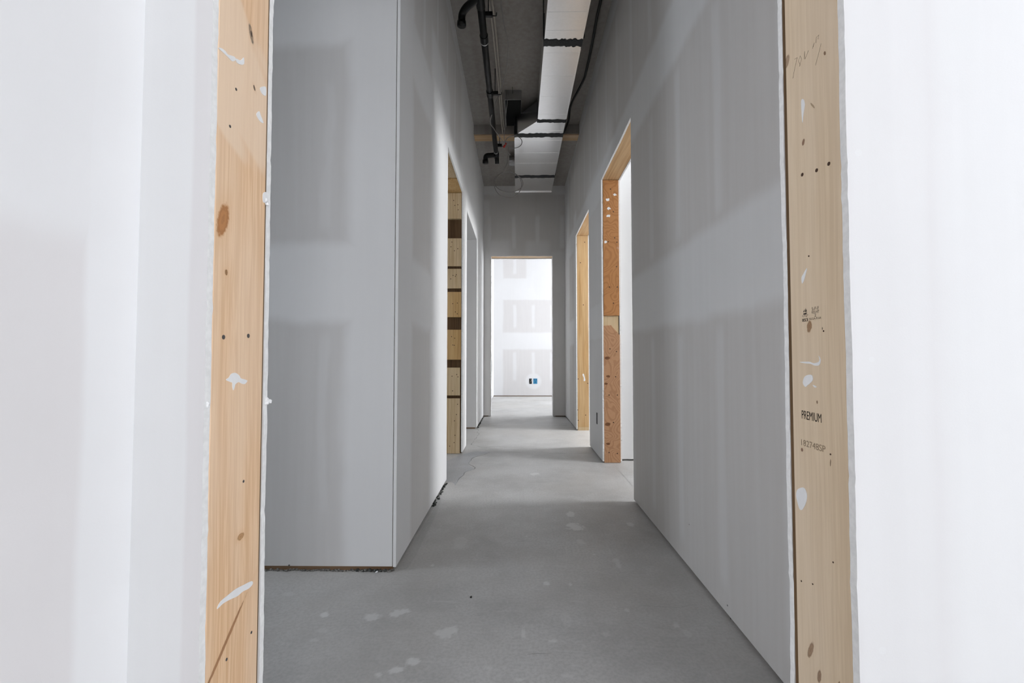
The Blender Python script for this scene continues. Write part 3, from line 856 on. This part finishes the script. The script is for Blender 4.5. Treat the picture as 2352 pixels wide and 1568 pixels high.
# doorway at the end of the corridor
d6 = empty('door_6', (0.066, 6.96, 0), 'structure')
for x0, x1 in ((DF[0] - 0.038, DF[0] - 0.001), (DF[1] + 0.001, DF[1] + 0.038)):
    box('jamb_board', x0, x1, YFAR + DW + 0.001, YFAR + 0.152, 0.0, DH, M['dw_mud'], d6, 0.001)
box('header', DF[0] - 0.038, DF[1] + 0.038, YFAR + DW + 0.001, YFAR + 0.152, DH + 0.001, DH + 0.2, M['pine_x'], d6, 0.001)

# ------------------------------------------------------------------ floor marks
def floor_poly(name, pix, z, mat):
    bm = bmesh.new()
    vs = []
    for px, py in pix:
        p = on(px, py, 2, 0.0)
        p.z = z
        vs.append(bm.verts.new(p))
    bm.faces.new(vs)
    bm.normal_update()
    bmesh.ops.triangulate(bm, faces=bm.faces[:], ngon_method='EAR_CLIP')
    return obj(name, bm, mat, floor)
def crack(pix, wpx=1.0, seed=0):
    r = random.Random(seed)
    pts = smooth_path([on(px, py, 2, 0.0) for px, py in pix], 6)
    bm = bmesh.new()
    prev = None
    for i, p in enumerate(pts):
        tdir = (pts[min(i + 1, len(pts) - 1)] - pts[max(i - 1, 0)]).normalized()
        nn = Vector((-tdir.y, tdir.x, 0))
        wv = wpx * max(0.05, 0.55 + 1.1 * mnoise.noise(p * 9.0) + r.uniform(-0.2, 0.2)) * 0.0035
        j = nn * (0.03 * mnoise.noise(p * 7.0) + r.uniform(-0.003, 0.003))
        a = bm.verts.new(p + j + nn * wv + Vector((0, 0, 0.0006)))
        b = bm.verts.new(p + j - nn * wv + Vector((0, 0, 0.0006)))
        if prev:
            bm.faces.new((prev[0], a, b, prev[1]))
        prev = (a, b)
    return obj('crack', bm, M['crack'], floor)
floor_poly('floor_patch', [(1023, 1104), (1040, 1108), (1046, 1115), (1052, 1105), (1063, 1092), (1070, 1084), (1083, 1080), (1089, 1075), (1079, 1071), (1079, 1062), (1084, 1054), (1095, 1047),
    (1123, 1040), (1128, 1037), (1090, 1036), (1062, 1043), (1022, 1060)], 0.0004, M['patch'])  # bluish levelling compound
floor_poly('floor_patch', [(912, 1311), (940, 1262), (975, 1205), (1003, 1160), (1016, 1140), (1008, 1166), (990, 1206), (972, 1240), (958, 1272), (936, 1306)], 0.0003, M['patch2'])  # slightly darker strip along the left wall foot
crack([(1097, 985), (1098, 998), (1090, 1010), (1082, 1020), (1100, 1023), (1112, 1027), (1140, 1025), (1170, 1027), (1210, 1026), (1232, 1024)], 0.9, 1)
crack([(1046, 1112), (1056, 1100), (1068, 1086), (1088, 1076), (1079, 1067), (1086, 1052), (1122, 1040), (1150, 1038), (1200, 1039), (1260, 1040), (1310, 1041), (1358, 1041)], 1.0, 2)
crack([(1480, 1395), (1520, 1393), (1560, 1391), (1598, 1388)], 0.2, 3)
crack([(1210, 1500), (1260, 1497), (1320, 1498), (1370, 1499)], 0.15, 4)

def gasket(name, p, q, n, r, seed, label, spread, mat='foam'):
    rnd = random.Random(seed)
    bm = bmesh.new()
    p, q = Vector(p), Vector(q)
    nn = Vector((-(q - p).y, (q - p).x, 0)).normalized()
    for i in range(n):
        t = (i + rnd.random()) / n
        rad = r * rnd.uniform(0.4, 1.2)
        lump(bm, p.lerp(q, t) + nn * rnd.uniform(-spread, spread) + Vector((0, 0, rad * 0.4)), rad, rnd)
    o = obj(name, bm, M[mat])
    o['kind'] = 'stuff'
    return tag(o, label, 'debris')
gasket('foam_crumbs', (-0.68, YCROSS - 0.003, 0), (-0.535, YCROSS - 0.003, 0), 26, 0.009, 5, 'dark grey foam crumbs under the board facing the camera, beside the wall corner', 0.006)
gasket('foam_crumbs', (XL + 0.004, 2.75, 0), (XL + 0.004, 3.27, 0), 34, 0.010, 6, 'dark crumbs along the left wall foot just before the blocked doorway', 0.010)
gasket('foam_crumbs', (XL + 0.005, 5.78, 0), (XL + 0.005, 6.75, 0), 40, 0.012, 8, 'dark crumbs along the left wall foot beside the end doorway', 0.012)
gasket('mortar_crumbs', (-1.15, YCROSS - 0.002, 0), (-0.52, YCROSS - 0.002, 0), 110, 0.007, 15, 'grey mortar crumbs along the foot of the board facing the camera', 0.006, 'mortar')
rnd = random.Random(3)
bm = bmesh.new()
c = on(1082, 1372, 2, 0.0)
lump(bm, c + Vector((0, 0, 0.002)), 0.006, rnd)
tag(obj('debris_chip', bm, M['black_rubber']), 'single small black chip lying on the open concrete floor', 'debris')
bm = bmesh.new()
c = on(868, 1310, 2, 0.0)
lump(bm, Vector((c.x, YCROSS - 0.016, 0.003)), 0.008, rnd)
tag(obj('plaster_chip', bm, M['mud']), 'small white plaster chip among the dark foam crumbs at the corner', 'debris')

# ------------------------------------------------------------------ sheet-metal duct
ZB, ZT, ZTW = 3.32, 3.53, 3.508
XA, XB, XW = 0.207, 0.497, -0.030
duct = tag(empty('supply_duct', (0.35, 4.6, ZB)), 'long galvanised sheet metal duct hung under the corridor ceiling', 'duct')
def duct_box(name, prof0, prof1, y0, y1, mat):
    """a straight or tapering length: prof = (x0, x1, z0, z1) at each end"""
    bm = bmesh.new()
    rings = []
    for y, (x0, x1, z0, z1) in ((y0, prof0), (y1, prof1)):
        rings.append([bm.verts.new(v) for v in ((x0, y, z0), (x1, y, z0), (x1, y, z1), (x0, y, z1))])
    for k in range(4):
        bm.faces.new((rings[0][k], rings[0][(k + 1) % 4], rings[1][(k + 1) % 4], rings[1][k]))
    bm.faces.new(rings[0])
    bm.faces.new(rings[1])
    return obj(name, bm, mat, duct)
N0 = (XA, XB, ZB, ZT)
W0 = (XW, XB, ZB, ZTW)
secs = [duct_box('duct_section', N0, N0, 2.225, 3.435, M['steel']), duct_box('duct_section', N0, N0, 3.437, 4.60, M['steel']),
        duct_box('duct_taper', N0, W0, 4.602, 4.90, M['steel']), duct_box('duct_section', W0, W0, 4.902, 6.04, M['steel']), duct_box('duct_section', W0, W0, 6.042, 6.60, M['steel'])]
def beads(sec, x0, x1, ys):
    for y in ys:
        bm = bmesh.new()
        add_tube(bm, [(x0 + 0.006, y, ZB + 0.0015), (x1 - 0.006, y, ZB + 0.0015)], 0.0028, 6)
        obj('stiffening_bead', bm, M['steel'], sec)
beads(secs[0], XA, XB, (2.52, 2.82, 3.12, 3.30))
beads(secs[1], XA, XB, (3.55, 3.85, 4.16, 4.47))
beads(secs[2], 0.02, XB, (4.80,))
beads(secs[3], XW, XB, (5.02, 5.33, 5.62))
# bright folded edge strips along the bottom corners
for sec, x0, y0, y1 in ((secs[0], XB, 2.23, 3.40), (secs[1], XB, 3.50, 4.56), (secs[3], XB, 4.96, 6.0), (secs[4], XB, 6.08, 6.6), (secs[4], XW, 6.08, 6.6), (secs[3], XW, 4.98, 6.0)):
    box('folded_edge', x0 - 0.003, x0 + 0.003, y0, y1, ZB - 0.003, ZB + 0.02, M['steel'], sec)
def seal(y, prof, half, seed):
    r = random.Random(seed)
    x0, x1, z0, z1 = prof
    bm = bmesh.new()
    e = 0.004
    n = 22
    near = [(x0 - e + (x1 - x0 + 2 * e) * i / n, y - half * r.uniform(0.8, 1.35)) for i in range(n + 1)]
    far = [(x0 - e + (x1 - x0 + 2 * e) * i / n, y + half * r.uniform(0.8, 1.35)) for i in range(n + 1)]
    prism(bm, near + far[::-1], 'z', z0 - 0.005, z0 + 0.002, 0, 0)
    add_box(bm, x0 - e - 0.001, x0 + 0.002, y - half, y + half, z0 - 0.004, z1)
    add_box(bm, x1 - 0.002, x1 + e + 0.001, y - half, y + half, z0 - 0.004, z1)
    return obj('sealant_band', bm, M['mastic'], duct)
seal(3.436, N0, 0.034, 1)
seal(4.601, N0, 0.022, 2)
seal(4.901, W0, 0.034, 3)
seal(6.041, W0, 0.034, 4)
box('end_flange', XW - 0.004, XB + 0.004, 6.600, 6.612, ZB - 0.012, ZTW, M['steel'], duct)
bm = bmesh.new()
cz, cyy = ZB + 0.10, 5.78
add_tube(bm, [(XW, cyy, cz), (XW - 0.030, cyy, cz), (XW - 0.0301, cyy, cz), (XW - 0.036, cyy, cz), (XW - 0.0361, cyy, cz), (XW - 0.075, cyy, cz)], [0.064, 0.064, 0.069, 0.069, 0.062, 0.062], 24)
obj('round_collar', bm, M['steel_dull'], duct, False)
box('hanger_strap', XA - 0.012, XA - 0.005, 3.36, 3.385, ZB - 0.004, ZC, M['mastic'], duct)
box('hanger_strap', XB + 0.006, XB + 0.012, 3.36, 3.385, ZB - 0.004, ZC, M['mastic'], duct)
box('hanger_strap', XB + 0.006, XB + 0.012, 5.98, 6.0, ZB - 0.004, 3.512, M['mastic'], duct)

# open-bottomed metal box fixed to the ceiling beside the taper
vent = tag(empty('vent_box', (-0.043, 4.6, 3.6)), 'dull metal box with black open underside, on the ceiling beside the duct taper', 'vent box')
box('front_panel', -0.128, 0.042, 4.553, 4.556, 3.515, 3.619, M['steel_dull'], vent)
box('side_panel', -0.128, -0.125, 4.5565, 5.10, 3.515, 3.619, M['steel_dull'], vent)
box('side_panel', 0.039, 0.042, 4.5565, 5.10, 3.515, 3.619, M['steel_dull'], vent)
box('hollow_shade', -0.1245, 0.0385, 4.557, 5.10, 3.530, 3.619, M['void'], vent)  # black block paints the deep shade under the open box
tube('hanger_wire', [(-0.05, 4.50, 3.619), (-0.048, 4.552, 3.58)], 0.002, M['mastic'], vent, 5)

# ------------------------------------------------------------------ black drain pipe
PX, PZ, PR = -0.257, 3.36, 0.027
drain = tag(empty('drain_pipe', (PX, 4.0, PZ)), 'black plastic drain pipe running along the ceiling left of the duct', 'pipe')
tube('pipe_run', [(PX, 2.2, PZ), (PX, 5.42, PZ)], PR, M['black_plastic'], drain, 16)
for y0, y1 in ((3.40, 3.47), (4.13, 4.20), (2.98, 3.12)):
    bm = bmesh.new()
    add_tube(bm, [(PX, y0, PZ), (PX, y1, PZ)], PR + 0.005, 16)
    obj('coupling', bm, M['black_plastic'], drain, False)
bm = bmesh.new()
add_tube(bm, [(PX, 3.471, PZ), (PX, 3.484, PZ)], PR + 0.002, 16)
obj('white_ring', bm, M['frame_white'], drain)
bm = bmesh.new()
add_tube(bm, [(PX, 5.375, PZ), (PX, 5.382, PZ)], PR + 0.002, 16)
obj('white_ring', bm, M['frame_white'], drain)
tube('branch_arm', smooth_path([(PX, 3.02, PZ), (PX - 0.05, 3.07, PZ - 0.002), (PX - 0.105, 3.12, PZ - 0.006), (PX - 0.135, 3.15, PZ - 0.03), (PX - 0.14, 3.16, PZ - 0.085)], 5), 0.026, M['black_plastic'], drain, 14)
tube('elbow_rim', [(PX - 0.140, 3.16, PZ - 0.075), (PX - 0.140, 3.161, PZ - 0.105)], 0.032, M['black_plastic'], drain, 14)
tube('tee_body', [(PX, 5.40, PZ), (PX, 5.52, PZ)], PR + 0.007, M['black_plastic'], drain, 14)
tube('tee_arm', smooth_path([(PX, 5.47, PZ), (PX - 0.07, 5.48, PZ), (PX - 0.125, 5.49, PZ - 0.005), (PX - 0.135, 5.50, PZ - 0.06)], 5), 0.029, M['black_plastic'], drain, 14)
tube('elbow_rim', [(PX - 0.135, 5.50, PZ - 0.05), (PX - 0.135, 5.502, PZ - 0.09)], 0.035, M['black_plastic'], drain, 14)
tube('drop_stub', [(PX + 0.004, 5.53, PZ + 0.01), (PX + 0.006, 5.55, PZ - 0.075)], 0.026, M['black_plastic'], drain, 14)
for y in (3.22, 4.21, 5.27):
    h = box('pipe_bracket', PX + PR - 0.004, PX + PR + 0.05, y - 0.012, y + 0.012, PZ + 0.005, PZ + 0.04, M['black_plastic'], drain, 0.003)
    tube('bracket_hook', [(PX + PR + 0.045, y, PZ + 0.012), (PX + PR + 0.078, y, PZ + 0.012), (PX + PR + 0.080, y, PZ + 0.035)], 0.004, M['black_plastic'], h, 6)
    tube('bracket_rod', [(PX + PR + 0.02, y, PZ + 0.036), (PX + PR + 0.02, y, ZC if y < 5.25 else 3.512)], 0.004, M['mastic'], h, 6)

# two milky plastic water pipes beside it
def pipe_px(z0, pix):
    return smooth_path([on(px, py, 2, z0) for px, py in pix], 4)
tag(tube('water_pipe', pipe_px(3.52, [(1122, 0), (1130, 55), (1137, 120), (1145, 200), (1150, 260), (1156, 320), (1160, 350)]), 0.007, M['pex']), 'milky plastic water pipe right beside the black drain pipe', 'pipe', None)
tag(tube('water_pipe', pipe_px(3.56, [(1130, 0), (1137, 55), (1143, 120), (1149, 190), (1153, 250), (1158, 300), (1163, 335)]), 0.007, M['pex']), 'second milky plastic water pipe, nearer the duct', 'pipe', None)

# ------------------------------------------------------------------ cables
def cable(name, pts, r, mat, label, n=8):
    return tag(tube(name, smooth_path(pts, n), r, mat, None, 8), label, 'cable')
pz = lambda px, py, z: on(px, py, 2, z)
py_ = lambda px, py, y: on(px, py, 1, y)
hang = cable('hanging_cable', [pz(1147, -30, 3.60), pz(1150, 0, 3.58), pz(1156, 45, 3.52), pz(1164, 85, 3.47), pz(1167, 108, 3.45), pz(1165, 145, 3.45), pz(1158, 180, 3.46), pz(1149, 212, 3.47), pz(1138, 240, 3.40),
    pz(1128, 268, 3.325), pz(1126, 283, 3.315), pz(1134, 295, 3.325), pz(1146, 312, 3.37), pz(1158, 330, 3.40)], 0.005, M['wire'], 'thin grey cable sagging across the ceiling and over the drain pipe')
def ring_px(cx, cy, rx, ry, y, a0, a1, n, dy=0.0, tilt=0.0):
    out = []
    for i in range(n + 1):
        a = math.radians(a0 + (a1 - a0) * i / n)
        x = cx + rx * math.cos(a)
        yv = cy - ry * math.sin(a) + tilt * (x - cx)
        out.append(py_(x, yv, y + dy * i / n))
    return out
loop = cable('cable_loop', ring_px(1180, 326, 19, 14, 4.80, 195, 560, 26, 0.03) + [py_(1163, 345, 4.84), py_(1172, 356, 4.86)], 0.004, M['wire'], 'small loop of grey cable with red tape hanging before the duct', 3)
tape = tube('red_tape', [py_(1157, 338, 4.79), py_(1162, 329, 4.80)], 0.010, M['red'], loop, 8)
coil_pts = [Vector((-0.11, 5.56, 3.512)), py_(1167, 357, 5.6), py_(1165, 375, 5.62), py_(1158, 392, 5.64)] + ring_px(1167, 424, 31, 30, 5.66, 110, 470, 26, 0.03) + ring_px(1168, 419, 33, 22, 5.70, 110, 480, 26, 0.03, 0.05)
cable('cable_coil', coil_pts, 0.0045, M['wire'], 'large double loop of grey cable dangling below the duct end', 3)
cable('thin_wire', [pz(1163, 207, 3.618), py_(1165, 232, 4.53), py_(1162, 262, 4.60), py_(1160, 292, 4.66), py_(1158, 312, 4.72), py_(1160, 333, 4.78)], 0.0035, M['wire'], 'thin wire hanging beside the black underside of the metal box')
cable('power_cable', [pz(1386, -30, 3.6), pz(1380, 0, 3.585), pz(1371, 40, 3.58), pz(1362, 90, 3.57), pz(1354, 130, 3.57), pz(1346, 165, 3.57), pz(1341, 182, 3.56), pz(1328, 208, 3.54), pz(1316, 230, 3.53),
    pz(1309, 250, 3.50), pz(1306, 275, 3.44), pz(1299, 296, 3.36), pz(1294, 306, 3.335)], 0.011, M['black_rubber'], 'thick black cable running along the ceiling right of the duct')

# ------------------------------------------------------------------ electrical boxes
def outlet(name, axis, plane, u0, u1, z0, z1, depth, mat, label, lip=0.0):
    """open box set in the board: rim, back and four sides"""
    root = tag(empty(name, ((u0 + u1) / 2, plane, z0) if axis == 'y' else (plane, (u0 + u1) / 2, z0)), label, 'electrical box')
    bm = bmesh.new()
    def b(ua, ub, za, zb, wa, wb):
        wa, wb = sorted((wa, wb))
        if axis == 'y':
            add_box(bm, ua, ub, wa, wb, za, zb)
        else:
            add_box(bm, wa, wb, ua, ub, za, zb)
    t = 0.006
    f = plane - 0.004
    b(u0, u0 + t, z0, z1, f, plane)
    b(u1 - t, u1, z0, z1, f, plane)
    b(u0 + t, u1 - t, z0, z0 + t, f, plane)
    b(u0 + t, u1 - t, z1 - t, z1, f, plane)
    obj('rim', bm, M[mat], root)
    bm = bmesh.new()
    b(u0 + t, u1 - t, z0 + t, z1 - t, plane - 0.0012, plane)
    obj('box_back', bm, M['void' if mat == 'black_plastic' else mat], root)
    return root
ob = outlet('outlet_box', 'y', YBACK, 0.268, 0.326, 0.285, 0.405, 0.04, 'black_plastic', 'black electrical box low on the bright end wall')
tube('wire_tail', smooth_path([(0.285, YBACK - 0.002, 0.30), (0.300, YBACK - 0.012, 0.34), (0.312, YBACK - 0.010, 0.36), (0.300, YBACK - 0.004, 0.39)], 4), 0.004, M['wire'], ob, 6)
bb = outlet('outlet_box', 'y', YBACK, 0.361, 0.450, 0.285, 0.405, 0.04, 'blue', 'blue electrical box low on the bright end wall')
for (xa, za) in ((0.378, 0.375), (0.430, 0.372), (0.404, 0.32)):
    tube('wire_tail', [(xa, YBACK - 0.002, za), (xa + 0.004, YBACK - 0.012, za + 0.012)], 0.006, M['black_rubber'], bb, 6)
outlet('outlet_box', 'x', XR, 4.150, 4.182, 0.290, 0.392, 0.04, 'slot', 'narrow dark outlet box in right wall between the two doorways')
